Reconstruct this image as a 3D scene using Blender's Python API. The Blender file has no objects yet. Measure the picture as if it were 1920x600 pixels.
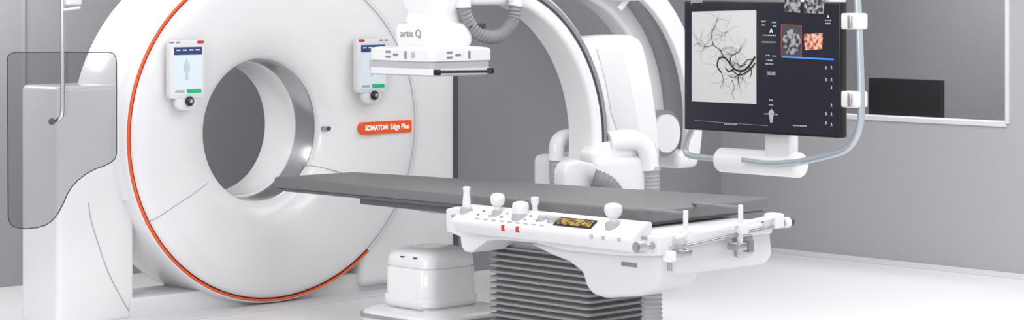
import bpy, bmesh, math, random
from mathutils import Vector, Matrix
random.seed(4)
PI=math.pi
F=4200.0; TH=math.radians(44); CS,SN=math.cos(TH),math.sin(TH)
CAM=Vector((-7.89,-10.25,1.79))
sc=bpy.context.scene
COL=sc.collection
V=Vector
def P(px,py,x=None,y=None,z=None,D=None):
    a=(px-960)/F
    d=V((CS*a+SN,-SN*a+CS,-(py+14)/F))
    if x is not None: D=(x-CAM.x)/d.x
    elif y is not None: D=(y-CAM.y)/d.y
    elif z is not None: D=(z-CAM.z)/d.z
    return CAM+d*D
# ---------- materials
def mat(name,col,rough=.4,metal=0,coat=0,emit=0,noise=0,bump=0):
    m=bpy.data.materials.new(name); m.use_nodes=True
    nt=m.node_tree; b=nt.nodes['Principled BSDF']
    c=(*col,1) if len(col)==3 else col
    b.inputs['Base Color'].default_value=c
    b.inputs['Roughness'].default_value=rough
    b.inputs['Metallic'].default_value=metal
    b.inputs['Coat Weight'].default_value=coat
    b.inputs['Coat Roughness'].default_value=.12
    if emit:
        b.inputs['Emission Color'].default_value=c
        b.inputs['Emission Strength'].default_value=emit
    if noise or bump:
        tc=nt.nodes.new('ShaderNodeTexCoord'); n=nt.nodes.new('ShaderNodeTexNoise')
        n.inputs['Scale'].default_value=bump or 6
        nt.links.new(tc.outputs['Object'],n.inputs['Vector'])
        if noise:
            r=nt.nodes.new('ShaderNodeMapRange')
            r.inputs['To Min'].default_value=max(0,rough-noise); r.inputs['To Max'].default_value=rough+noise
            nt.links.new(n.outputs['Fac'],r.inputs['Value']); nt.links.new(r.outputs['Result'],b.inputs['Roughness'])
        if bump:
            bp=nt.nodes.new('ShaderNodeBump'); bp.inputs['Strength'].default_value=.05; bp.inputs['Distance'].default_value=.002
            nt.links.new(n.outputs['Fac'],bp.inputs['Height']); nt.links.new(bp.outputs['Normal'],b.inputs['Normal'])
    return m
M={}
M['white']=mat('white_gloss',(.82,.82,.83),.24,0,.45,noise=.03)
M['white2']=mat('white_satin',(.74,.74,.755),.4,0,.1)
M['shell']=mat('shell_grey_white',(.68,.68,.695),.4,0,.15)
M['pale']=mat('pale_grey',(.44,.44,.46),.45)
M['figure']=mat('figure_grey',(.50,.56,.60),.45,emit=.1)
M['seam']=mat('seam_grey',(.36,.36,.37),.5)
M['grey']=mat('mid_grey',(.22,.22,.23),.5)
M['fold']=mat('bellows_dark',(.11,.11,.115),.6)
M['fold2']=mat('bellows_grey',(.30,.30,.31),.5)
M['hose']=mat('hose_grey',(.24,.24,.25),.55)
M['hose2']=mat('hose_pale',(.38,.38,.39),.5)
M['inner']=mat('inner_arm_grey',(.27,.27,.285),.25,0,.4)
M['dark']=mat('dark_grey',(.055,.055,.06),.4)
M['black']=mat('black_plastic',(.008,.008,.01),.25)
M['matte']=mat('black_matte',(.003,.003,.004),.6)
M['mattress']=mat('mattress_vinyl',(.165,.165,.17),.5,bump=30)
M['board']=mat('table_board',(.11,.11,.12),.35)
M['chrome']=mat('chrome',(.72,.72,.73),.12,1)
M['collar']=mat('collar_metal',(.50,.50,.51),.22,.95)
M['steel']=mat('steel',(.45,.45,.47),.28,.9)
M['bluesteel']=mat('pale_blue_steel',(.46,.50,.54),.3,.5)
M['orange']=mat('orange_trim',(.9,.10,.01),.4)
M['redtrim']=mat('red_button',(.6,.03,.02),.4)
M['letter']=mat('white_letter',(.9,.9,.9),.5,emit=.2)
M['letterg']=mat('grey_letter',(.27,.27,.28),.5)
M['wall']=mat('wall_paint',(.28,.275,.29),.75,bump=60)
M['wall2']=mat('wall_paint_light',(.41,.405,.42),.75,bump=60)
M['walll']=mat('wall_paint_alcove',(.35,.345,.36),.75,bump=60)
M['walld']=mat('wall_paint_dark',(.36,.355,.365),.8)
M['ceil']=mat('ceiling_paint',(.75,.75,.76),.8,bump=60)
M['trim']=mat('frame_paint',(.70,.70,.71),.5)
M['floor']=mat('white_floor',(.90,.90,.91),.33)
M['scrbg']=mat('screen_black',(.010,.010,.018),.18,emit=.4)
M['xray']=mat('xray_grey',(.50,.51,.51),.4,emit=.2)
M['vessel']=mat('vessel_black',(.01,.01,.01),.5)
M['vesselg']=mat('vessel_grey',(.20,.20,.20),.5,emit=.1)
M['blue']=mat('ui_blue',(.03,.16,.75),.4,emit=.7)
M['navy']=mat('ui_navy',(.02,.05,.16),.5)
M['uilight']=mat('ui_light',(.66,.74,.79),.3,emit=.12)
M['green']=mat('ui_green',(.02,.42,.17),.5,emit=.1)
M['uidim']=mat('ui_dim',(.35,.35,.37),.4,emit=.3)
def glass(name,tint,gl,ro=.05):
    m=bpy.data.materials.new(name); m.use_nodes=True; nt=m.node_tree; nt.nodes.clear()
    o=nt.nodes.new('ShaderNodeOutputMaterial'); t=nt.nodes.new('ShaderNodeBsdfTransparent'); g=nt.nodes.new('ShaderNodeBsdfGlossy')
    t.inputs[0].default_value=(*tint,1); g.inputs['Roughness'].default_value=ro
    mx=nt.nodes.new('ShaderNodeMixShader'); mx.inputs[0].default_value=gl
    nt.links.new(t.outputs[0],mx.inputs[1]); nt.links.new(g.outputs[0],mx.inputs[2]); nt.links.new(mx.outputs[0],o.inputs[0])
    return m
M['shield']=glass('tinted_lead_acrylic',(.78,.78,.785),.05)
M['pane']=glass('window_glass',(.93,.93,.95),.015,.5)
def scanmat(name,a,b,scale):
    m=mat(name,a,.4); nt=m.node_tree; p=nt.nodes['Principled BSDF']
    tc=nt.nodes.new('ShaderNodeTexCoord'); n=nt.nodes.new('ShaderNodeTexNoise'); n.inputs['Scale'].default_value=scale
    r=nt.nodes.new('ShaderNodeValToRGB'); r.color_ramp.elements[0].position=.42; r.color_ramp.elements[1].position=.6
    r.color_ramp.elements[0].color=(*a,1); r.color_ramp.elements[1].color=(*b,1)
    nt.links.new(tc.outputs['Object'],n.inputs['Vector']); nt.links.new(n.outputs['Fac'],r.inputs[0])
    nt.links.new(r.outputs[0],p.inputs['Base Color']); nt.links.new(r.outputs[0],p.inputs['Emission Color']); p.inputs['Emission Strength'].default_value=.2
    return m
M['scan']=scanmat('scan_slice',(.02,.02,.025),(.3,.3,.32),45)
M['ribs']=scanmat('scan_ribs',(.30,.06,.02),(.75,.42,.32),60)
M['amber']=scanmat('amber_picture',(.04,.025,.01),(.45,.26,.04),50)
# ---------- object helpers
def rootof(p):
    while p.parent: p=p.parent
    return p
def link(name,bm,m,parent=None,sharp=35,mats=None):
    bmesh.ops.recalc_face_normals(bm,faces=bm.faces)
    lim=math.radians(sharp)
    for f in bm.faces: f.smooth=True
    for e in bm.edges:
        if len(e.link_faces)==2 and e.calc_face_angle(0)>lim: e.smooth=False
    me=bpy.data.meshes.new(name)
    if parent:
        r=rootof(parent); 
        if r.type=='EMPTY': bm.transform(Matrix.Translation(-r.location))
    bm.to_mesh(me); bm.free()
    for x in (mats or [m]): me.materials.append(x)
    o=bpy.data.objects.new(name,me); COL.objects.link(o)
    if parent: o.parent=parent
    return o
def thing(name,label,cat,loc,group=None):
    o=bpy.data.objects.new(name,None); COL.objects.link(o); o.location=loc; o.empty_display_size=.1
    o['label']=label; o['category']=cat
    if group: o['group']=group
    return o
def struct(o): o['kind']='structure'; return o
def bev(bm,b,seg=3,ang=25):
    if b<=0: return
    es=[e for e in bm.edges if len(e.link_faces)==2 and e.calc_face_angle(0)>math.radians(ang)]
    bmesh.ops.bevel(bm,geom=es,offset=b,segments=seg,affect='EDGES',profile=.5,clamp_overlap=True)
def boxbm(x0,x1,y0,y1,z0,z1,b=0,seg=3):
    bm=bmesh.new(); bmesh.ops.create_cube(bm,size=1)
    for v in bm.verts: v.co=V(((x0+x1)/2+v.co.x*(x1-x0),(y0+y1)/2+v.co.y*(y1-y0),(z0+z1)/2+v.co.z*(z1-z0)))
    bev(bm,b,seg); return bm
def box(name,x0,x1,y0,y1,z0,z1,b,m,parent=None,seg=3): return link(name,boxbm(x0,x1,y0,y1,z0,z1,b,seg),M[m],parent)
def merge(*bms):
    a=bms[0]
    for b in bms[1:]:
        me=bpy.data.meshes.new('t'); b.to_mesh(me); b.free(); a.from_mesh(me); bpy.data.meshes.remove(me)
    return a
def prismbm(pts,vec,b=0,seg=3,ang=25):
    bm=bmesh.new(); vs=[bm.verts.new(p) for p in pts]; f=bm.faces.new(vs)
    r=bmesh.ops.extrude_face_region(bm,geom=[f]); 
    for g in r['geom']:
        if isinstance(g,bmesh.types.BMVert): g.co+=V(vec)
    bmesh.ops.recalc_face_normals(bm,faces=bm.faces)
    bev(bm,b,seg,ang); return bm
def prism(name,pts,vec,b,m,parent=None,seg=3,ang=25): return link(name,prismbm(pts,vec,b,seg,ang),M[m],parent)
def polypx(name,pp,vec,b,m,parent=None,seg=3,ang=25,**k): return prism(name,[P(a,c,**k) for a,c in pp],vec,b,m,parent,seg,ang)
def rr(w,h,r,n=6):
    o=[]
    for cx,cy,a0 in ((w/2-r,h/2-r,0),(-w/2+r,h/2-r,90),(-w/2+r,-h/2+r,180),(w/2-r,-h/2+r,270)):
        for i in range(n+1):
            a=math.radians(a0+90*i/n); o.append((cx+r*math.cos(a),cy+r*math.sin(a)))
    return o
def plate(name,c,R,U,w,h,r,t,m,parent,b=0):
    R=V(R).normalized();U=V(U).normalized();N=R.cross(U).normalized()
    pts=[V(c)+R*a+U*q for a,q in rr(w,h,r)]
    return prism(name,pts,-N*t,b,m,parent,2,50)
def smooth(pts,n=8):
    if len(pts)<3: return [V(p) for p in pts]
    pts=[V(p) for p in pts]; e=[2*pts[0]-pts[1]]+pts+[2*pts[-1]-pts[-2]]; o=[]
    for i in range(1,len(e)-2):
        a,b,c,d=e[i-1:i+3]
        for k in range(n):
            t=k/n; o.append(.5*((2*b)+(c-a)*t+(2*a-5*b+4*c-d)*t*t+(3*b-a-3*c+d)*t**3))
    o.append(pts[-1]); return o
def resample(pts,step):
    L=[0]
    for a,b in zip(pts,pts[1:]): L.append(L[-1]+(b-a).length)
    n=max(2,int(L[-1]/step)); j=0; o=[]
    for i in range(n+1):
        s=L[-1]*i/n
        while j<len(L)-2 and L[j+1]<s: j+=1
        t=(s-L[j])/max(1e-9,L[j+1]-L[j]); o.append(pts[j].lerp(pts[j+1],t))
    return o
def sweepbm(pts,rad,n=16,bm=None):
    bm=bm or bmesh.new(); rings=[]; T=(pts[1]-pts[0]).normalized()
    up=V((0,0,1)) if abs(T.z)<.9 else V((0,1,0)); A=T.cross(up).normalized()
    for i,p in enumerate(pts):
        t=(pts[min(i+1,len(pts)-1)]-pts[max(i-1,0)]).normalized()
        A=(A-t*A.dot(t)).normalized(); B=t.cross(A); r=rad(i/(len(pts)-1)) if callable(rad) else rad
        rings.append([bm.verts.new(p+(A*math.cos(2*PI*k/n)+B*math.sin(2*PI*k/n))*r) for k in range(n)])
    for a,b in zip(rings,rings[1:]):
        for k in range(n): bm.faces.new((a[k],a[(k+1)%n],b[(k+1)%n],b[k]))
    bm.faces.new(rings[0][::-1]); bm.faces.new(rings[-1]); return bm
def tube(name,pts,r,m,parent=None,sm=True,n=16):
    q=smooth(pts) if sm else [V(p) for p in pts]
    return link(name,sweepbm(q,r,n),M[m],parent)
def capsule(name,a,b,r,e,m,parent):
    a=V(a);b=V(b);d=(b-a).normalized(); pts=[];rs=[]
    for k in range(7):
        t=k/6*PI/2; pts.append(a+d*(e*(1-math.cos(t)))); rs.append(r*(.55+.45*math.sin(t)))
    for k in range(7):
        t=PI/2-k/6*PI/2; pts.append(b-d*(e*(1-math.cos(t)))); rs.append(r*(.55+.45*math.sin(t)))
    n=len(pts); return link(name,sweepbm(pts,lambda t:rs[round(t*(n-1))],36),M[m],parent)
def corr(name,pts,r,m,parent,pitch=.018,amp=.12):
    q=resample(smooth(pts),pitch/4); N=len(q)-1
    return link(name,sweepbm(q,lambda t:r*(1+amp*math.sin(t*N/4*2*PI)),16),M[m],parent,60)
def rings2(name,rings,m,parent=None,caps=True,sharp=35,mats=None,mi=None,closed=False):
    bm=bmesh.new(); R=[[bm.verts.new(p) for p in r] for r in rings]; n=len(R[0])
    prs=list(zip(R,R[1:]))
    if closed: prs.append((R[-1],R[0]))
    for i,(a,b) in enumerate(prs):
        for k in range(n):
            f=bm.faces.new((a[k],a[(k+1)%n],b[(k+1)%n],b[k]))
            if mi: f.material_index=mi(i)
    if caps and not closed: bm.faces.new(R[0][::-1]); bm.faces.new(R[-1])
    return link(name,bm,m if not isinstance(m,str) else M[m],parent,sharp,mats)
def rring(x0,x1,y0,y1,z,r,n=6):
    return [V(((x0+x1)/2+a,(y0+y1)/2+b,z)) for a,b in rr(x1-x0,y1-y0,r,n)]
def arcband(name,cx,cz,prof,a0,a1,m,parent,n=64,y0=0):
    rg=[]
    for i in range(n+1):
        a=math.radians(a0+(a1-a0)*i/n)
        rg.append([V((cx+r*math.cos(a),y0+y,cz+r*math.sin(a))) for r,y in prof])
    return rings2(name,rg,m,parent)
def rectprof(r0,r1,y0,y1,b):
    return [(( r0+r1)/2+a,(y0+y1)/2+c) for a,c in rr(r1-r0,y1-y0,b,4)]
def text(name,s,size,c,R,U,m,parent,th=.0008,align='CENTER',width=None,bold=.012):
    cu=bpy.data.curves.new('t','FONT'); cu.body=s; cu.size=size; cu.extrude=th; cu.align_x=align; cu.align_y='CENTER'; cu.offset=size*bold
    o=bpy.data.objects.new('t',cu); COL.objects.link(o)
    dg=bpy.context.evaluated_depsgraph_get(); me=bpy.data.meshes.new_from_object(o.evaluated_get(dg))
    bm=bmesh.new(); bm.from_mesh(me)
    bpy.data.objects.remove(o); bpy.data.meshes.remove(me)
    xs=[v.co.x for v in bm.verts]; sx=1
    if width: sx=width/(max(xs)-min(xs))
    R=V(R).normalized();U=V(U).normalized();N=R.cross(U)
    mt=Matrix(((R.x*sx,U.x,N.x,c[0]),(R.y*sx,U.y,N.y,c[1]),(R.z*sx,U.z,N.z,c[2]),(0,0,0,1)))
    bm.transform(mt)
    return link(name,bm,M[m],parent)
# ================= ROOM
bm=bmesh.new(); bmesh.ops.create_grid(bm,x_segments=1,y_segments=1,size=1)
for v in bm.verts: v.co=V((v.co.x*9,v.co.y*9-4,0))
struct(link('floor',bm,M['floor']))
WX=4.11; WY=.06; AX=1.6; AY=1.68; H=3.0
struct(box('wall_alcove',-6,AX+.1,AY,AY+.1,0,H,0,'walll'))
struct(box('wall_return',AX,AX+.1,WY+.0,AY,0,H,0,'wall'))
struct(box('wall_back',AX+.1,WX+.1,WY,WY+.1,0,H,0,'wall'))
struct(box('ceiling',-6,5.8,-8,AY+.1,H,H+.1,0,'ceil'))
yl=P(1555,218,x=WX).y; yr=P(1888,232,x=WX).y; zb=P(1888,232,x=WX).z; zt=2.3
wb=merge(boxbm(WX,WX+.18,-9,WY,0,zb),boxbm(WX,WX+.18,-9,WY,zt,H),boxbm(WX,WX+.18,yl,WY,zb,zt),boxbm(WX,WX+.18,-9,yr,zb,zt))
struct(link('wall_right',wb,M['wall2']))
fr=merge(boxbm(WX-.012,WX+.17,yr,yl,zb-.02,zb+.006),boxbm(WX-.012,WX+.17,yr-.02,yr+.006,zb,zt),boxbm(WX-.012,WX+.17,yl-.006,yl+.02,zb,zt),boxbm(WX-.012,WX+.17,yr,yl,zt-.006,zt+.02))
w1=struct(link('window_1',fr,M['trim']))
pn=box('window_pane',WX+.12,WX+.13,yr+.006,yl-.006,zb+.006,zt-.006,0,'pane',w1)
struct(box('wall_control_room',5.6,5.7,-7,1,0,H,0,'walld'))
struct(box('baseboard_right',WX-.012,WX,-9,WY,.001,.035,0,'trim'))
struct(box('baseboard_back',AX+.1,WX,WY-.012,WY,.001,.035,0,'trim'))
p=P(44,300,y=AY); struct(box('trim_1',p.x-.01,p.x+.01,AY-.01,AY,0,H,0,'seam'))
a=P(1628,146,x=4.55);b=P(1765,222,x=4.55)
cm=thing('desk_monitor','flat black monitor seen behind the control window glass','monitor',((4.57),(a.y+b.y)/2,b.z-.2))
box('screen',4.55,4.59,b.y,a.y,b.z,a.z,.006,'matte',cm)
box('monitor_stand',4.58,4.62,(a.y+b.y)/2-.04,(a.y+b.y)/2+.04,b.z-.16,b.z+.1,.004,'dark',cm)
box('monitor_base',4.5,4.7,(a.y+b.y)/2-.14,(a.y+b.y)/2+.14,b.z-.17,b.z-.155,.004,'dark',cm)
dk=thing('control_desk','pale desk below the control window holding the black monitor','desk',(4.65,-2.4,0))
box('desktop',4.32,5.0,-5,-.5,b.z-.2,b.z-.17,.004,'pale',dk)
for q in (-4.9,-.64): box('desk_leg',4.4,4.95,q,q+.04,0,b.z-.2,0,'pale',dk)

# ================= CT SCANNER
G=thing('ct_scanner','large white ring shaped scanner with orange trim around its open bore','scanner',(0,.2,0))
ZC=1.0
face=[(.952,-.096),(.94,-.112),(.915,-.122),(.85,-.128),(.75,-.125),(.65,-.112),(.56,-.09),(.49,-.066),(.45,-.046),(.425,-.028),(.414,-.012),(.411,.01)]
def fy(r):
    q=sorted(face)
    if r<=q[0][0]: return q[0][1]
    for (a,b),(c,d) in zip(q,q[1:]):
        if r<=c: return b+(d-b)*(r-a)/(c-a)
    return q[-1][1]
def kx(x,r):
    k=min(1,max(0,(r-.45)/.45)); k=k*k*(3-2*k)
    return .04*k+x*(1+(.11 if x>0 else .045)*k)
def lathe(name,prof,m,parent,a0=0,a1=360,n=128,closed_prof=False,sharp=35):
    full=abs(a1-a0)>=360; rg=[]
    N=n if full else n+1
    for i in range(N):
        a=math.radians(a0+(a1-a0)*i/n)
        rg.append([V((kx(r*math.cos(a),r),y,ZC+r*math.sin(a))) for r,y in prof])
    bm=bmesh.new(); R=[[bm.verts.new(p) for p in r] for r in rg]; L=len(prof)
    for i in range(N if full else N-1):
        A=R[i];B=R[(i+1)%N]
        for k in range(L if closed_prof else L-1): bm.faces.new((A[k],A[(k+1)%L],B[(k+1)%L],B[k]))
    if not full and closed_prof: bm.faces.new(R[0]); bm.faces.new(R[-1])
    return link(name,bm,M[m],parent,sharp)
lathe('front_cover',face,'white',G)
lathe('drum_cover',[(.972,-.092),(.980,-.088),(.985,-.07),(.99,-.03),(.99,.1),(.99,.25),(.99,.34),(.97,.38),(.6,.385),(.46,.46),(.43,.48),(.40,.475)],'white',G)
lathe('shoulder_cover',[(.98,-.06),(1.0,-.03),(1.03,.1),(1.045,.25),(1.04,.34),(.98,.37)],'white',G,-20,200,100,True)
lathe('trim_ring',rectprof(.959,.971,-.104,-.085,.004),'orange',G,78,310,120,True)
lathe('trim_ring_end',rectprof(.954,.97,-.099,-.085,.004),'white2',G,-50,78,60,True)
lathe('bore_collar',[(.411,.01),(.406,.012),(.402,.03),(.395,.13),(.392,.17)],'collar',G)
lathe('bore_lining',[(.392,.17),(.385,.172),(.38,.2),(.38,.44),(.40,.475)],'white',G)
box('side_cover',-1.35,-.86,.0,.37,0.001,1.29,.03,'white',G,6)
box('side_cover',.7,1.46,-.075,.36,.04,1.98,.05,'white',G,6)
box('top_cover',-.4,1.2,-.02,.34,1.5,2.02,.05,'white',G,5)
rings2('base_plinth',[rring(-1.0,1.3,-.22,.36,0.001,.15),rring(-1.0,1.3,-.22,.36,.008,.15),rring(-.98,1.28,-.2,.36,.012,.13)],'white2',G)
box('base_plinth',-.9,1.42,-.02,.34,0.001,.12,.01,'white2',G)
def onface(px,py,off=.003):
    y=-.1
    for _ in range(6):
        p=P(px,py,y=y); y=fy(math.hypot(p.x,p.z-ZC))-off
    return P(px,py,y=y)
def seam(pp,par,r=.0022):
    pts=[onface(*q) for q in pp]; q=[]
    for a,b in zip(pts,pts[1:]):
        for k in range(8):
            p=a.lerp(b,k/8); p.y=fy(math.hypot(p.x,p.z-ZC))-.001; q.append(p)
    tube('seam',q,r,'seam',par,False,8)
seam([(272,420),(330,385),(395,338)],G); seam([(560,308),(600,313),(648,326)],G)
tube('seam',[P(a,b,y=-.001) for a,b in ((166,380),(170,410),(182,450),(205,515),(240,580),(255,600))],.003,'pale',G,True,8)
tube('seam',[P(a,b,y=-.076) for a,b in ((778,392),(800,397),(838,400))],.0025,'pale',G,True,8)
c=onface(616,241,.006); plate('sensor_window',c,(1,0,0),(0,0,1),.085,.03,.013,.02,'steel',G,.003)
plate('sensor_eye',c+V((.0,-.004,0)),(1,0,0),(0,0,1),.03,.018,.006,.006,'dark',G)
# badge
YB=-.137
l=P(677,241,y=YB); r=P(772,237,y=YB); hh=.036; cz=(P(677,240.5,y=YB).z+P(772,237,y=YB).z)/2; cc=[]
for k in range(9):
    a=math.radians(90+180*k/8); cc.append(V((l.x+hh*.8+hh*.8*math.cos(a),YB,cz+hh*math.sin(a))))
cc+= [V((r.x-.005,YB,cz-hh)),V((r.x,YB,cz-hh*.7)),V((r.x,YB,cz+hh*.7)),V((r.x-.005,YB,cz+hh))]
bd=prism('name_badge',cc,(0,.035,0),0,'orange',G)
bd['label']='orange badge with white lettering'
a0=P(685,240,y=YB).x; a1=P(727,240,y=YB).x; b0=P(732,240,y=YB).x; b1=P(767,240,y=YB).x
text('lettering','SOMATOM',.04,((a0+a1)/2,YB-.001,cz),(1,0,0),(0,0,1),'letter',bd,width=a1-a0,bold=.035)
text('lettering','Edge Plus',.042,((b0+b1)/2,YB-.001,cz),(1,0,0),(0,0,1),'letter',bd,width=b1-b0,bold=.025)
def panel(px,py,redside):
    yv=-.19
    c=P(px,py,y=yv); R=V((1,0,0)); U=V((0,0,1))
    pb=plate('control_panel',c,R,U,.235,.32,.028,.04,'white2',G,.005)
    plate('panel_foot',c+V((0,.005,-.175)),R,U,.14,.10,.045,.035,'white2',pb,.006)
    box('panel_mount',c.x-.06,c.x+.06,yv+.035,-.08,c.z-.1,c.z+.1,.01,'pale',pb)
    f=-.003
    s=plate('touch_screen',c+V((0,f,-.008)),R,U,.19,.26,.008,.006,'uilight',pb)
    plate('screen_header',c+V((0,f-.002,.101)),R,U,.186,.042,.004,.004,'navy',s)
    plate('screen_key',c+V((.040,f-.002,-.120)),R,U,.095,.022,.003,.004,'green',s)
    plate('screen_key',c+V((-.055,f-.002,-.120)),R,U,.06,.014,.003,.004,'pale',s)
    for k in range(4): plate('screen_row',c+V((-.066+.043*k,f-.003,.106)),R,U,.028,.006,.002,.006,'letter',s)
    fig=[(0,.06),(.014,.05),(.012,.04),(.03,.03),(.034,-.02),(.026,-.02),(.02,.01),(.014,-.02),(.014,-.075),(.004,-.075),(0,-.03),(-.004,-.075),(-.014,-.075),(-.014,-.02),(-.02,.01),(-.026,-.02),(-.034,-.02),(-.03,.03),(-.012,.04),(-.014,.05)]
    prism('patient_figure',[c+V((a*.6-.01,f-.001,b*.85+.005)) for a,b in fig],(0,-.002,0),0,'figure',s)
    plate('button',c+V((redside*.085,-.001,.148)),R,U,.045,.016,.007,.012,'redtrim',pb)
    for k in (-.5,.3): plate('button',c+V((-redside*.08*1+redside*k*.05,-.001,.148)),R,U,.03,.008,.004,.008,'grey',pb)
    kb=V((c.x+.01,yv,c.z-.175))
    bm=bmesh.new(); bmesh.ops.create_uvsphere(bm,u_segments=20,v_segments=12,radius=.028)
    bm.transform(Matrix.Translation(kb+V((0,-.005,0)))@Matrix.Diagonal((1,.6,1,1))); link('jog_knob',bm,M['black'],pb)
    bm=bmesh.new(); bmesh.ops.create_uvsphere(bm,u_segments=14,v_segments=8,radius=.012)
    bm.transform(Matrix.Translation(kb+V((0,-.02,0)))); link('knob_cap',bm,M['steel'],pb)
panel(352,130,1); panel(699,123,-1)

# ================= RADIATION SHIELD
DS=11.4; fw=V((SN,CS,0))
sh=thing('radiation_shield','tinted transparent shield with notched corner hanging from a chrome rod','shield',P(118,230,D=DS))
out=[(13,112),(15,104),(22,99),(32,98),(205,98),(213,101),(217,108),(218,118),(218,288),(216,297),(209,304),(196,311),(178,317),(160,327),(145,339),(134,351),(126,364),(120,378),(113,392),(106,404),(96,415),(84,423),(70,427),(50,429),(36,428),(24,425),(18,418),(15,408)]
polypx('shield_panel',out,fw*.012,0,'shield',sh,D=DS)
edge=[P(a,b,D=DS) for a,b in out]; edge.append(edge[0])
tube('panel_edge',[e+fw*.006 for e in edge],.003,'dark',sh,False,8)
tube('hanger_rod',[P(117,0,D=DS-.05)+V((0,0,1.3)),P(117,-70,D=DS-.05),P(117,0,D=DS-.05),P(117,100,D=DS-.05),P(117,200,D=DS-.05),P(114,219,D=DS-.05),P(105,227,D=DS-.02),P(97,228,D=DS-.005)],.0115,'chrome',sh)
bm=sweepbm([P(97,228,D=DS-.05),P(97,228,D=DS-.03),P(97,228,D=DS-.0)],.017,20); link('clamp_knob',bm,M['dark'],sh)
box('hanger_bracket',*(lambda q:(q.x-.0,q.x+.09,q.y-.03,q.y+.03,q.z-.005,q.z+.12))(P(120,8,D=DS-.05)),.01,'white2',sh)
tube('bracket_lever',[P(118,18,D=DS-.05),P(150,14,D=DS-.05)],.009,'chrome',sh,False)

# ================= C-ARM (floor unit)
C=thing('c_arm','white c shaped imaging arm with square detector, curling around the table','imaging arm',(.6,-1.35,0))
CX,CZ,RO=.46,.945,.94
Y0,Y1=-1.43,-1.22
arcband('arm',CX,CZ,rectprof(.81,RO,Y0,Y1,.025),118,-68,'white',C,90)
arcband('arm_track',CX,CZ,rectprof(.895,.922,Y0-.006,Y0+.01,.004),104,-60,'steel',C,90)
arcband('track_groove',CX,CZ,rectprof(.880,.895,Y0-.003,Y0+.01,.002),104,-60,'dark',C,90)
x0,x1,y0,y1=-.12,.32,-1.6,-1.1
d=rings2('detector',[rring(x0+.01,x1-.01,y0+.01,y1-.01,1.425,.03),rring(x0,x1,y0,y1,1.432,.03),rring(x0,x1,y0,y1,1.488,.03),rring(x0+.008,x1-.008,y0+.008,y1-.008,1.497,.03),rring(x0+.05,x1-.05,y0+.05,y1-.05,1.505,.05)],'white2',C)
rings2('detector_band',[rring(x0+.006,x1-.006,y0+.006,y1-.006,1.392,.03),rring(x0+.006,x1-.006,y0+.006,y1-.006,1.426,.03)],'pale',d)
rings2('detector_lip',[rring(x0+.02,x1-.02,y0+.02,y1-.02,1.352,.03),rring(x0,x1,y0,y1,1.36,.03),rring(x0,x1,y0,y1,1.392,.03)],'white2',d)
for k,(a,b) in enumerate(((.16,.014),(.16,-.012),(.22,.0),(.3,.0))):
    w=(.03,.03,.03,.012)[k]; h=(.012,.012,.012,.04)[k]
    plate('button',(x0-.002,y1-a,1.462+b),(0,-1,0),(0,0,1),w*1.3,h,.004,.004,'grey',d)
    plate('button',(x0+a-.03,y0-.002,1.462+b),(1,0,0),(0,0,1),w*1.3,h,.004,.004,'grey',d)
plate('button',(x0-.002,y1-.36,1.462),(0,-1,0),(0,0,1),.03,.03,.01,.004,'pale',d)
tube('handle_bar',[V((x0+.03,y0-.025,1.378)),V((x1-.03,y0-.025,1.372))],.008,'black',d,False)
for q in (x0+.03,x1-.03): box('handle_mount',q-.012,q+.012,y0-.032,y0+.01,1.36,1.39,.004,'black',d)
nk=rings2('detector_neck',[rring(-.02,.27,-1.5,-1.2,1.495,.05),rring(-.03,.28,-1.51,-1.19,1.53,.05),rring(-.03,.28,-1.51,-1.19,1.6,.05),rring(-.02,.27,-1.5,-1.2,1.625,.05),rring(.02,.25,-1.47,-1.21,1.635,.05),rring(.03,.25,-1.47,-1.21,1.68,.05),rring(.0,.3,-1.5,-1.2,1.75,.05),rring(.0,.3,-1.5,-1.2,1.95,.05)],'white',C)
text('lettering','artis Q',.056,(-.033,-1.34,1.572),(0,-1,0),(0,0,1),'letterg',nk,width=.165,bold=0)
box('neck_bridge',.2,.62,-1.46,-1.22,1.72,1.98,.03,'white',C)
hc=[P(868,-25,y=-1.5),P(868,12,y=-1.5),P(882,48,y=-1.5),P(908,68,y=-1.5),P(938,66,y=-1.5),P(960,42,y=-1.5),P(966,10,y=-1.5),P(966,-30,y=-1.5)]
corr('hose',hc,.035,'hose',C,.022,.1)
tube('hose_collar',[P(867,-30,y=-1.5),P(868,14,y=-1.5)],.043,'white2',C,False)
tube('hose_collar',[P(966,-30,y=-1.5),P(967,12,y=-1.5)],.04,'white2',C,False)
box('neck_latch',.22,.34,-1.53,-1.5,1.60,1.63,.006,'dark',C)
# tube housing below the table
hx0,hx1,hy0,hy1=-.12,.26,-1.57,-1.20; dz=-.025
th_=rings2('tube_housing',[rring(hx0+.01,hx1-.01,hy0+.01,hy1-.01,.13,.08),rring(hx0-.01,hx1+.01,hy0-.01,hy1+.01,.15,.08),rring(hx0-.01,hx1+.01,hy0-.01,hy1+.01,.19,.08),rring(hx0+.0,hx1,hy0,hy1,.20,.08),rring(hx0+.0,hx1,hy0,hy1,.36+dz,.08),rring(hx0+.005,hx1-.005,hy0+.005,hy1-.005,.367+dz,.08)],'white',C,sharp=50)
rings2('housing_lid',[rring(hx0+.008,hx1-.008,hy0+.008,hy1-.008,.367+dz,.08),rring(hx0+.002,hx1-.002,hy0+.002,hy1-.002,.372+dz,.08),rring(hx0+.004,hx1-.004,hy0+.004,hy1-.004,.42+dz,.085),rring(hx0+.014,hx1-.014,hy0+.014,hy1-.014,.445+dz,.09),rring(hx0+.035,hx1-.035,hy0+.035,hy1-.035,.46+dz,.09),rring(hx0+.08,hx1-.08,hy0+.08,hy1-.08,.470+dz,.07),rring(hx0+.12,hx1-.12,hy0+.12,hy1-.12,.473+dz,.04)],'white',th_,sharp=60)
for q in (.1,.2): plate('housing_clip',(hx0+.001,hy0+q,.425+dz),(0,-1,0),(0,0,1),.03,.007,.003,.006,'dark',th_)
fx=.06
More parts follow.
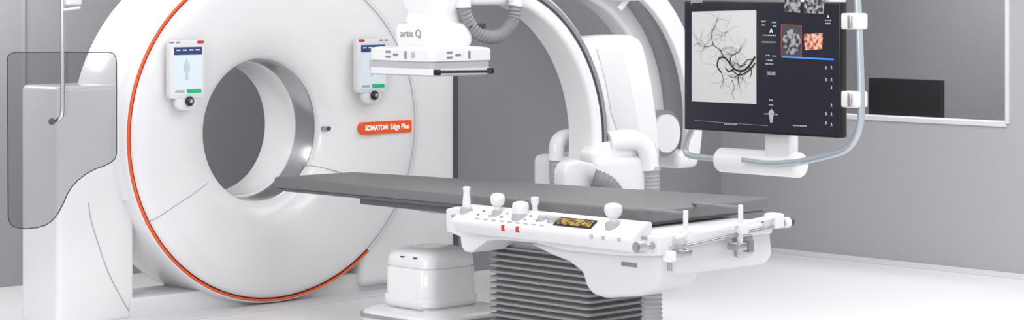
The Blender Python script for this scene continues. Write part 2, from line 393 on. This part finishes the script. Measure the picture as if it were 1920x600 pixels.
bs=rings2('arm_foot',[rring(-.24+fx,.36+fx,-1.70,-1.04,.001,.12,10),rring(-.24+fx,.36+fx,-1.70,-1.04,.08,.12,10),rring(-.23+fx,.35+fx,-1.69,-1.05,.10,.12,10),rring(-.20+fx,.33+fx,-1.66,-1.08,.118,.11,10),rring(-.16+fx,.3+fx,-1.62,-1.12,.128,.1,10),rring(-.11,.28,-1.57,-1.18,.135,.08,10)],'white',C,sharp=60)
rings2('foot_trim',[rring(-.246+fx,.366+fx,-1.706,-1.034,.065,.12,10),rring(-.246+fx,.366+fx,-1.706,-1.034,.085,.12,10)],'steel',bs)
text('lettering','CLEAR',.06,(.22,-1.708,.03),(1,0,0),(0,0,1),'grey',bs)
# carriage and column
cpx=((1098,98),(1100,84),(1107,74),(1120,68),(1150,65),(1185,65),(1198,70),(1206,80),(1213,100),(1226,160),(1237,240),(1240,300),(1200,330),(1160,330),(1146,270),(1136,210),(1124,160),(1108,125))
cl=polypx('column',cpx,(0,.16,0),.03,'white',C,5,40,y=-1.18)
polypx('column_panel',((1118,92),(1126,85),(1158,84),(1168,100),(1188,190),(1198,250),(1160,255),(1146,215),(1134,150)),(0,-.006,0),.003,'white2',cl,y=-1.18)
polypx('arm_carriage',((1060,322),(1066,306),(1085,300),(1112,306),(1140,325),(1146,352),(1060,354)),(0,.10,0),.02,'white2',C,y=-1.52)
polypx('arm_carriage',((1110,288),(1124,270),(1160,262),(1196,262),(1206,280),(1206,350),(1160,356),(1124,330)),(0,.12,0),.025,'white',C,y=-1.46)
tube('hose_elbow',[P(1140,266,y=-1.42),P(1165,262,y=-1.45),P(1195,264,y=-1.47),P(1212,280,y=-1.5),P(1218,316,y=-1.5)],.058,'white',C)
corr('hose',[P(1219,314,y=-1.5),P(1220,345,y=-1.5),P(1220,400,y=-1.5)],.052,'hose2',C,.022,.07)
bm=sweepbm([P(1219,312,y=-1.5),P(1219,320,y=-1.5)],.06,24); link('hose_ring',bm,M['pale'],C)
tube('hose_elbow',[P(1090,262,y=-1.15),P(1066,256,y=-1.15),P(1046,266,y=-1.15),P(1042,302,y=-1.15)],.045,'white',C)
corr('hose',[P(1042,300,y=-1.15),P(1042,330,y=-1.15),P(1045,380,y=-1.15)],.038,'hose2',C,.022,.07)
corr('hose',[P(1165,385,y=-1.62),P(1147,354,y=-1.62),P(1130,340,y=-1.60),P(1112,333,y=-1.56)],.05,'hose',C,.02,.07)
box('column_foot',1.25,1.75,-1.5,-.95,0.001,.85,.04,'white2',C)

# ================= SECOND ARM
c2=P(1100,232,y=-.85)
A2=thing('lateral_imaging_arm','second broad white arm with grey inner face, behind the hanging display','imaging arm',(c2.x,-.75,H))
arcband('arm',c2.x,c2.z,rectprof(.87,1.01,-.90,-.84,.015),96,-15,'white',A2,80)
arcband('arm_inner',c2.x,c2.z,rectprof(.90,.98,-.85,-.60,.01),96,-15,'inner',A2,80)
arcband('arm_rim',c2.x,c2.z,rectprof(.78,1.0,-.66,-.50,.03),96,-15,'white',A2,80)
aa=math.radians(-14)
ec=V((c2.x+.93*math.cos(aa),0,c2.z+.93*math.sin(aa)))
box('arm_end_cap',ec.x-.13,ec.x+.08,-.905,-.5,ec.z-.09,ec.z+.03,.05,'white',A2,5)
h=P(1247,250,y=-.95)
bm=sweepbm([h+V((0,-.0,0)),h+V((0,.15,0))],.145,40); hb=link('pivot_hub',bm,M['steel'],A2)
bm=sweepbm([h+V((0,-.02,0)),h+V((0,.1,0))],.118,40); link('hub_cap',bm,M['white2'],hb)
box('ceiling_column',c2.x-.15,c2.x+.15,-.85,-.5,c2.z+.85,H,.03,'white2',A2)

# ================= PATIENT TABLE
T=thing('patient_table','long grey padded patient table on white motorised base with control levers','table',(.25,-2.3,0))
zt=.768
top=[(-.215,-.40),(.33,-.44),(.80,-3.10),(-.112,-3.14)]
def inset(d): 
    c=V((.25,-1.8)); return [V(q)+(c-V(q)).normalized()*d for q in top]
prism('mattress',[V((x,y,zt)) for x,y in top],(0,0,-.06),.012,'mattress',T,4)
prism('table_board',[V((q.x,q.y,zt-.06)) for q in inset(.03)],(0,0,-.016),.003,'board',T)
prism('under_rail',[V(q) for q in ((-.1,-1.0,.70),(.3,-1.0,.70),(.5,-2.6,.70),(-.1,-2.6,.70))],(0,0,-.05),.008,'board',T)
XS=-.22
XE=P(1446,440,y=-3.3).x
cp=((835,392),(850,388),(1226,436),(1232,445),(1232,480),(1170,480),(1060,470),(1000,455),(935,450),(912,452),(898,462),(884,474),(870,472),(864,462),(862,444),(836,434))
polypx('carriage',cp,(XE-XS-.02,0,0),.01,'white2',T,x=XS)
fp=((985,455),(1238,470),(1242,500),(1238,528),(1225,546),(1195,556),(1130,560),(1108,552),(1096,536),(1090,512),(1065,492),(1030,478))
polypx('lower_fairing',fp,(.27,0,0),.035,'shell',T,5,15,x=-.17)
prism('end_fairing',[V((-.10,-3.3,.66)),V((-.10,-3.32,.52)),V((-.10,-3.28,.47)),V((-.10,-2.6,.47)),V((-.10,-2.6,.66))],(XE+.10,0,0),.03,'shell',T,4)
prism('end_panel',[V((-.2,-3.345,.672)),V((XE,-3.31,.672)),V((XE,-3.27,.672)),V((-.2,-3.27,.672))],(0,0,-.05),.008,'white2',T)
tube('side_rail',[P(848,404,x=-.27),P(1236,449,x=-.27)],.009,'steel',T,False)
for px in (852,1000,1206): 
    q=P(px,404+(px-848)*.116,x=-.25); box('rail_spacer',-.275,-.2,q.y-.012,q.y+.012,q.z-.012,q.z+.012,.003,'white2',T)
RE=P(1458,404,y=-3.36)
ra=P(1232,440,x=-.25); 
tube('end_rail',[V((-.25,-3.42,ra.z)),V((RE.x,-3.37,RE.z))],.011,'white',T,False)
tube('end_rail',[V((-.2,-3.41,ra.z-.05)),V((RE.x-.02,-3.37,RE.z-.05))],.009,'steel',T,False)
for px in (1285,1388):
    q=P(px,400,y=-3.40).x
    box('rail_post',q-.010,q+.010,-3.412,-3.392,.60,.79,.005,'white2',T)
    box('rail_bracket',q-.01,q+.01,-3.40,-3.1,.770,.782,.003,'grey',T)
    box('post_clamp',q-.022,q+.022,-3.435,-3.38,.655,.70,.006,'white2',T)
    box('post_foot',q-.03,q+.03,-3.42,-3.34,.575,.61,.006,'steel',T)
q1=P(1235,440,y=-3.40).x
box('rail_clamp',q1-.04,q1+.03,-3.44,-3.36,.60,.69,.012,'white2',T)
tube('clamp_screw',[V((q1-.16,-3.40,.645)),V((q1-.03,-3.40,.645))],.016,'steel',T,False)
tube('clamp_grip',[V((q1-.15,-3.40,.645)),V((q1-.10,-3.40,.645))],.026,'steel',T,False,8)
box('clamp_handle',q1-.0,q1+.045,-3.47,-3.42,.57,.62,.008,'white',T)
tube('clamp_screw',[V((q1+.02,-3.45,.58)),V((q1+.02,-3.45,.53))],.012,'steel',T,False)
box('rail_clamp',RE.x-.05,RE.x+.02,-3.39,-3.31,RE.z-.06,RE.z+.012,.012,'white2',T)
tube('clamp_screw',[V((RE.x,-3.35,RE.z-.04)),V((RE.x+.10,-3.35,RE.z-.04))],.016,'steel',T,False)
tube('clamp_knob',[V((RE.x+.05,-3.35,RE.z-.04)),V((RE.x+.09,-3.35,RE.z-.04))],.026,'white2',T,False)
tube('clamp_tip',[V((RE.x+.10,-3.35,RE.z-.04)),V((RE.x+.12,-3.35,RE.z-.04))],.02,'dark',T,False)
q=P(1398,460,y=-3.34)
box('end_latch',q.x-.055,q.x+.055,-3.345,-3.30,q.z-.055,q.z+.05,.012,'steel',T)
box('latch_lever',q.x-.02,q.x+.02,-3.38,-3.33,q.z-.03,q.z+.03,.008,'grey',T)
q=P(1180,497,x=-.17); box('side_slot',-.175,-.14,q.y-.05,q.y+.05,q.z-.008,q.z+.012,.003,'grey',T)
# control box
ya=P(856,400,x=-.3).y; yb=P(1196,440,x=-.3).y
pr=[(-.2,.725),(-.235,.728),(-.335,.662),(-.34,.64),(-.3,.59),(-.2,.59)]
cb=prism('control_box',[V((x,ya,z)) for x,z in pr],(0,yb-ya,0),.008,'white2',T)
def oncb(px,t):
    x=-.235-.1*t-.003; z=.728-.066*t+.003
    yy=P(px,400,x=x).y
    return V((x,yy,z))
SL=V((.1,0,.066)).normalized(); 
plate('display',oncb(1078,.5),(0,-1,0),SL,.25,.062,.006,.006,'black',cb)
plate('display_picture',oncb(1078,.5)+V((-.002,0,.002)),(0,-1,0),SL,.225,.045,.004,.006,'amber',cb)
for px in (942,969): plate('stop_button',V((-.342,P(px,436,x=-.342).y,.643)),(0,-1,0),(0,0,1),.018,.03,.006,.008,'redtrim',cb)
for px in (1108,1130,1160): plate('button',V((-.342,P(px,450,x=-.342).y,.647)),(0,-1,0),(0,0,1),.02,.02,.008,.008,'pale',cb)
for k in range(14):
    plate('button',oncb(885+k*11,.35+.25*(k%2)),(0,-1,0),SL,.016,.008,.003,.004,'hose' if k%3 else 'pale',cb)
for k in range(9):
    plate('key_marking',oncb(895+k*15,.85),(0,-1,0),SL,.028,.005,.002,.003,'pale',cb)
def lever(px,prof,x=-.27):
    yy=P(px,400,x=x).y; z0=.69
    rg=[[V((x+r*math.cos(2*PI*k/20),yy+r*math.sin(2*PI*k/20),z0+z)) for k in range(20)] for r,z in prof]
    lv=rings2('control_lever',rg,'white2',T)
    rg=[[V((x+r*math.cos(2*PI*k/20),yy+r*math.sin(2*PI*k/20),z0+z)) for k in range(20)] for r,z in ((prof[0][0]+.014,-.015),(prof[0][0]+.012,.022),(prof[0][0]+.002,.028))]
    rings2('lever_collar',rg,'pale',lv)
bulb=[(.016,0),(.014,.03),(.016,.045),(.03,.055),(.037,.075),(.036,.095),(.026,.108),(.008,.112)]
lever(875,[(.022,0),(.02,.06),(.016,.1),(.02,.125),(.012,.13)])
lever(933,bulb)
lever(976,[(.03,-.01),(.04,.02),(.042,.06),(.038,.075),(.018,.082)])
lever(1003,[(.016,0),(.014,.06),(.02,.075),(.02,.1),(.012,.104)],-.22)
lever(1019,[(.016,0),(.018,.03),(.008,.04)])
lever(1042,[(.03,-.02),(.028,.0),(.014,.006)],-.26)
lever(1150,[(.026,-.02),(.02,.02),(.02,.045),(.036,.06),(.044,.08),(.042,.1),(.03,.112),(.01,.116)],-.27)
# bellows
bx0,bx1,by0,by1=0,.46,-2.62,-1.9
rg=[];N=13;za,zb2=.09,.50;st=(zb2-za)/N
for k in range(N):
    z=za+k*st
    for dz_,i in ((0,.024),(st*.32,.024),(st*.5,0),(st*.85,0)): rg.append(rring(bx0+i,bx1-i,by0+i,by1-i,z+dz_,.03,4))
rings2('column_bellows',rg,None,T,mats=[M['fold'],M['fold2']],mi=lambda i:0 if i%4==0 else 1,sharp=30)
rings2('pedestal_foot',[rring(-.03,.5,-2.66,-1.86,0.001,.05),rring(-.03,.5,-2.66,-1.86,.07,.05),rring(0,.46,-2.62,-1.9,.092,.04)],'white2',T)
box('column_head',.02,.44,-2.6,-1.92,.48,.6,.01,'pale',T)
hq=P(1222,550,y=-2.95); corr('hose',[V((hq.x,hq.y,.47)),V((hq.x,hq.y,.25)),V((hq.x+.01,hq.y,.01))],.05,'pale',T,.022,.08)

# ================= DISPLAY
XD=1.3
D_=thing('ceiling_display','large black medical display showing blood vessel scan in steel tube frame','display',P(1430,250,x=XD))
pts=[P(1283,241,x=XD),P(1575,261,x=XD)]; yL,yR=pts[0].y,pts[1].y; zbm=(pts[0].z+pts[1].z)/2; ztp=zbm+.70
sb=prism('display_case',[V((XD,yL,zbm)),V((XD,yR,zbm)),V((XD,yR,ztp)),V((XD,yL,ztp))],(.06,0,0),.006,'black',D_)
s=prism('screen',[V((XD-.002,yL-.008,zbm+.012)),V((XD-.002,yR+.008,zbm+.012)),V((XD-.002,yR+.008,ztp-.01)),V((XD-.002,yL-.008,ztp-.01))],(.006,0,0),0,'scrbg',sb)
def scr(name,pp,m,off=.004,par=s): return polypx(name,pp,(.0015,0,0),0,m,par,x=XD-off)
scr('scan_picture',((1297,22),(1418,19),(1418,195),(1297,190)),'xray')
def ribbon(pls,off):
    bm=bmesh.new()
    for pl,w0,w1 in pls:
        q=[P(a,b,x=XD-off) for a,b in pl]; q=smooth(q,5); n=len(q)
        prev=None
        for i,p in enumerate(q):
            t=(q[min(i+1,n-1)]-q[max(i-1,0)]); t=V((0,t.y,t.z)).normalized(); nn=V((0,-t.z,t.y))
            w=(w0+(w1-w0)*i/(n-1))*.0019
            a=bm.verts.new(p+nn*w); b=bm.verts.new(p-nn*w)
            if prev: bm.faces.new((prev[0],a,b,prev[1]))
            prev=(a,b)
    return bm
main=[([(1416,106),(1404,124),(1392,133),(1378,130),(1368,118),(1358,108),(1348,110),(1345,124),(1352,136)],3.2,2.2),
([(1392,131),(1384,146),(1386,162)],2,1),([(1378,128),(1366,134),(1360,126)],2.4,1.6),([(1404,124),(1409,134),(1406,146)],2,.8),([(1368,118),(1372,104),(1384,98),(1390,88)],1.6,.6),
([(1416,118),(1408,128),(1396,138),(1384,140),(1372,132)],2.2,1.6),([(1384,140),(1376,146),(1366,142)],1.6,.8),([(1398,120),(1388,124),(1380,118),(1374,124)],1.6,1),([(1412,112),(1402,112),(1394,120)],1.4,1),
([(1358,108),(1350,94),(1338,84),(1334,66),(1340,50),(1346,34)],1.4,.5),([(1338,84),(1322,88),(1308,82),(1300,86)],.9,.4),([(1352,134),(1356,150),(1350,166)],1.0,.4),
([(1372,150),(1377,165),(1372,176),(1378,186)],.8,.4)]
tw=[]
for k in range(85):
    x,y=random.choice([(1334,66),(1340,50),(1350,94),(1322,88),(1384,98),(1346,124),(1384,146),(1372,104),(1308,82),(1356,150),(1372,118),(1345,34),(1362,60),(1395,135),(1385,128)])
    a=random.uniform(0,2*PI); pl=[(x,y)]
    for j in range(4):
        a+=random.uniform(-.7,.7); x+=7*math.cos(a); y+=8*math.sin(a)
        x=min(1415,max(1300,x)); y=min(188,max(24,y)); pl.append((x,y))
    tw.append((pl,.45,.2))
link('vessel_tracing',ribbon(main,.0065),M['vessel'],s)
link('fine_vessel_tracing',ribbon(tw,.0062),M['vesselg'],s)
ct=[(1484+17*math.cos(2*PI*k/28),79+24*math.sin(2*PI*k/28)) for k in range(28)]
scr('thumbnail',((1465,46),(1503,48),(1503,108),(1465,106)),'dark')
scr('thumbnail_slice',ct,'scan',.006)
scr('thumbnail_ribs',((1507,64),(1543,62),(1541,92),(1509,94)),'ribs')
scr('thumbnail_scan',((1470,-12),(1502,-12),(1500,24),(1471,22)),'scan')
scr('thumbnail_scan',((1508,-12),(1546,-12),(1544,26),(1507,24)),'scan')
scr('blue_bar',((1466,105),(1563,110),(1563,113),(1466,108)),'blue',.007)
tube('thumbnail_frame',[P(a,b,x=XD-.006) for a,b in [(1465,46),(1503,48),(1503,107),(1465,105),(1465,46)]],.001,'orange',s,False,6)
def stext(st,px,py,size,m='letter'): 
    p=P(px,py,x=XD-.006); text('lettering',st,size,p,(0,-1,0),(0,0,1),m,s,.0004)
stext('A',1446,58,.032); stext('00:00',1446,138,.026,'uidim'); stext('6',1553,31,.02); stext('patient',1306,2,.03,'uidim')
for (x,y,w) in [(1432,40,9),(1452,42,9),(1432,47,7),(1453,49,8),(1443,66,26),(1442,79,26),(1440,104,8),(1452,105,8),(1443,113,12),(1443,120,16),(1446,188,8),(1446,197,9),(1446,214,26),(1553,38,12),(1553,44,10),(1370,233,24),(1500,236,26)]:
    a=P(x-w/2,y,x=XD-.005);b=P(x+w/2,y,x=XD-.005); zc=(a.z+b.z)/2; n=max(2,int(w/3)); st_=(b.y-a.y)/n; hz=.0035
    up=[];lo=[]
    for i in range(n):
        for u,hh_ in ((i,hz),(i+.62,hz),(i+.64,hz*.15),(i+.98,hz*.15)):
            up.append(V((XD-.005,a.y+st_*u,zc+hh_))); lo.append(V((XD-.005,a.y+st_*u,zc-hh_)))
    bm=bmesh.new(); U_=[bm.verts.new(q) for q in up]; L_=[bm.verts.new(q) for q in lo]
    for i in range(len(U_)-1): bm.faces.new((U_[i],U_[i+1],L_[i+1],L_[i]))
    link('text_row',bm,M['uidim'],s)
for (x,y) in [(1549,128),(1559,127),(1549,150),(1559,150),(1559,165),(1559,198),(1549,214),(1559,215),(1549,231),(1559,234)]:
    c=P(x,y,x=XD-.005); bm=bmesh.new()
    bm.faces.new([bm.verts.new(c+V((0,u,v))) for u,v in ((-.009,-.008),(-.003,-.002),(-.004,.01),(.004,.01),(.003,-.002),(.009,-.008),(0,-.004))])
    link('screen_icon',bm,M['uidim'],s)
scr('pictogram',((1441,210),(1446,204),(1451,210),(1448,230),(1444,230)),'uidim',.005)
tube('icon_outline',[P(1302,226,x=XD-.005),P(1440,236,x=XD-.005)],.0008,'uidim',s,False,6)
# frame
tube('tube_frame',[P(a,b,x=XD+.06) for a,b in ((1604,-60),(1608,0),(1612,90),(1615,200),(1612,235),(1602,262),(1584,281),(1558,290),(1525,298),(1496,304),(1470,306))],.019,'bluesteel',D_)
tube('tube_frame',[P(a,b,x=XD+.03) for a,b in ((1500,303),(1440,306),(1392,300))],.014,'bluesteel',D_)
tube('tube_frame',[P(a,b,x=XD+.12) for a,b in ((1370,300),(1330,296),(1296,292),(1286,284),(1288,264),(1298,240),(1308,200))],.017,'bluesteel',D_)
for py in (40,186):
    c=P(1598,py,x=XD+.06); box('frame_clamp',XD+.01,XD+.11,c.y-.065,c.y+.085,c.z-.042,c.z+.042,.012,'white2',D_)
    box('clamp_plate',XD-.0,XD+.05,c.y+.055,c.y+.10,c.z-.045,c.z+.045,.008,'dark',D_)
    box('clamp_band',XD+.0,XD+.12,c.y-.04,c.y-.01,c.z-.035,c.z+.035,.008,'steel',D_)
a=P(1348,299,x=XD+.12);b=P(1505,303,x=XD+.12); b.z=a.z
capsule('cross_tube',a,b,.068,.03,'white',D_)
c1=P(1470,262,x=XD+.13)
box('mount_block',XD+.07,XD+.15,c1.y-.09,c1.y+.09,a.z,zbm+.2,.02,'white',D_)
tube('mount_arm',[V((XD+.13,c1.y,zbm+.15)),V((XD+.2,c1.y,zbm+.4)),V((XD+.25,c1.y,2.4)),V((XD+.25,c1.y,H))],.06,'white',D_)

# ================= SURGICAL LIGHT
L=P(1176,-2,D=11.8)
S=thing('surgical_lamp','white ceiling mounted surgical lamp head with short handle, at the top edge','lamp',L)
def disc(rp):
    return [[L+V((r*math.cos(2*PI*k/40),r*math.sin(2*PI*k/40),z)) for k in range(40)] for r,z in rp]
rings2('lamp_head',disc([(.09,0),(.115,.008),(.125,.03),(.11,.06),(.08,.09),(.04,.1)]),'white',S)
rings2('lamp_lens',disc([(.07,-.008),(.09,-.004),(.095,.004)]),'uilight',S)
tube('lamp_handle',[L+V((-.0,0,0)),L+V((-.025,.0,-.025)),L+V((-.05,.01,-.055))],.016,'white',S)
tube('lamp_arm',[L+V((0,0,.09)),L+V((.0,0,.3)),L+V((.2,.1,.6)),V((L.x+.2,L.y+.1,H))],.025,'white',S)

# ================= LIGHT + CAMERA
def area(loc,tgt,sx,sy,pw,col=(1,1,1)):
    l=bpy.data.lights.new('area','AREA'); l.shape='RECTANGLE'; l.size=sx; l.size_y=sy; l.energy=pw; l.color=col
    o=bpy.data.objects.new('area_lamp',l); COL.objects.link(o); o.location=loc
    o.rotation_euler=(V(tgt)-V(loc)).to_track_quat('-Z','Y').to_euler(); return o
area((1,-3.8,2.95),(1,-3.8,0),5,5,140)
area((-5,-4,2.8),(0,-.5,.9),2.5,2.5,118)  # unseen key added at the left to brighten the scanner
area((-1.5,1.0,2.95),(-1.5,1.0,0),3,1,22)
area((-1.5,1.2,2.1),(.35,.25,1.0),.5,.5,16)  # hidden lamp added behind the scanner to lift the bore lining
area((-3.6,-1.2,2.7),(-1.3,.2,.6),1,1,18)
area((2.3,-4.5,2.9),(4.1,-3.6,.6),2,2,50)  # unseen lamp added to brighten the right wall
area((4.9,-2.5,2.9),(4.9,-2.5,0),1,3,70)  # lamp added so the control room behind the glass is lighter
w=bpy.data.worlds.new('w'); sc.world=w; w.use_nodes=True
w.node_tree.nodes['Background'].inputs[0].default_value=(.97,.98,1,1); w.node_tree.nodes['Background'].inputs[1].default_value=.8
cd=bpy.data.cameras.new('camera'); co=bpy.data.objects.new('camera',cd); COL.objects.link(co)
co.location=CAM; co.rotation_euler=(PI/2,0,-TH); cd.sensor_width=36; cd.lens=F/1920*36; cd.shift_y=-314/1920; cd.clip_end=100
sc.camera=co
sc.view_settings.view_transform='Standard'
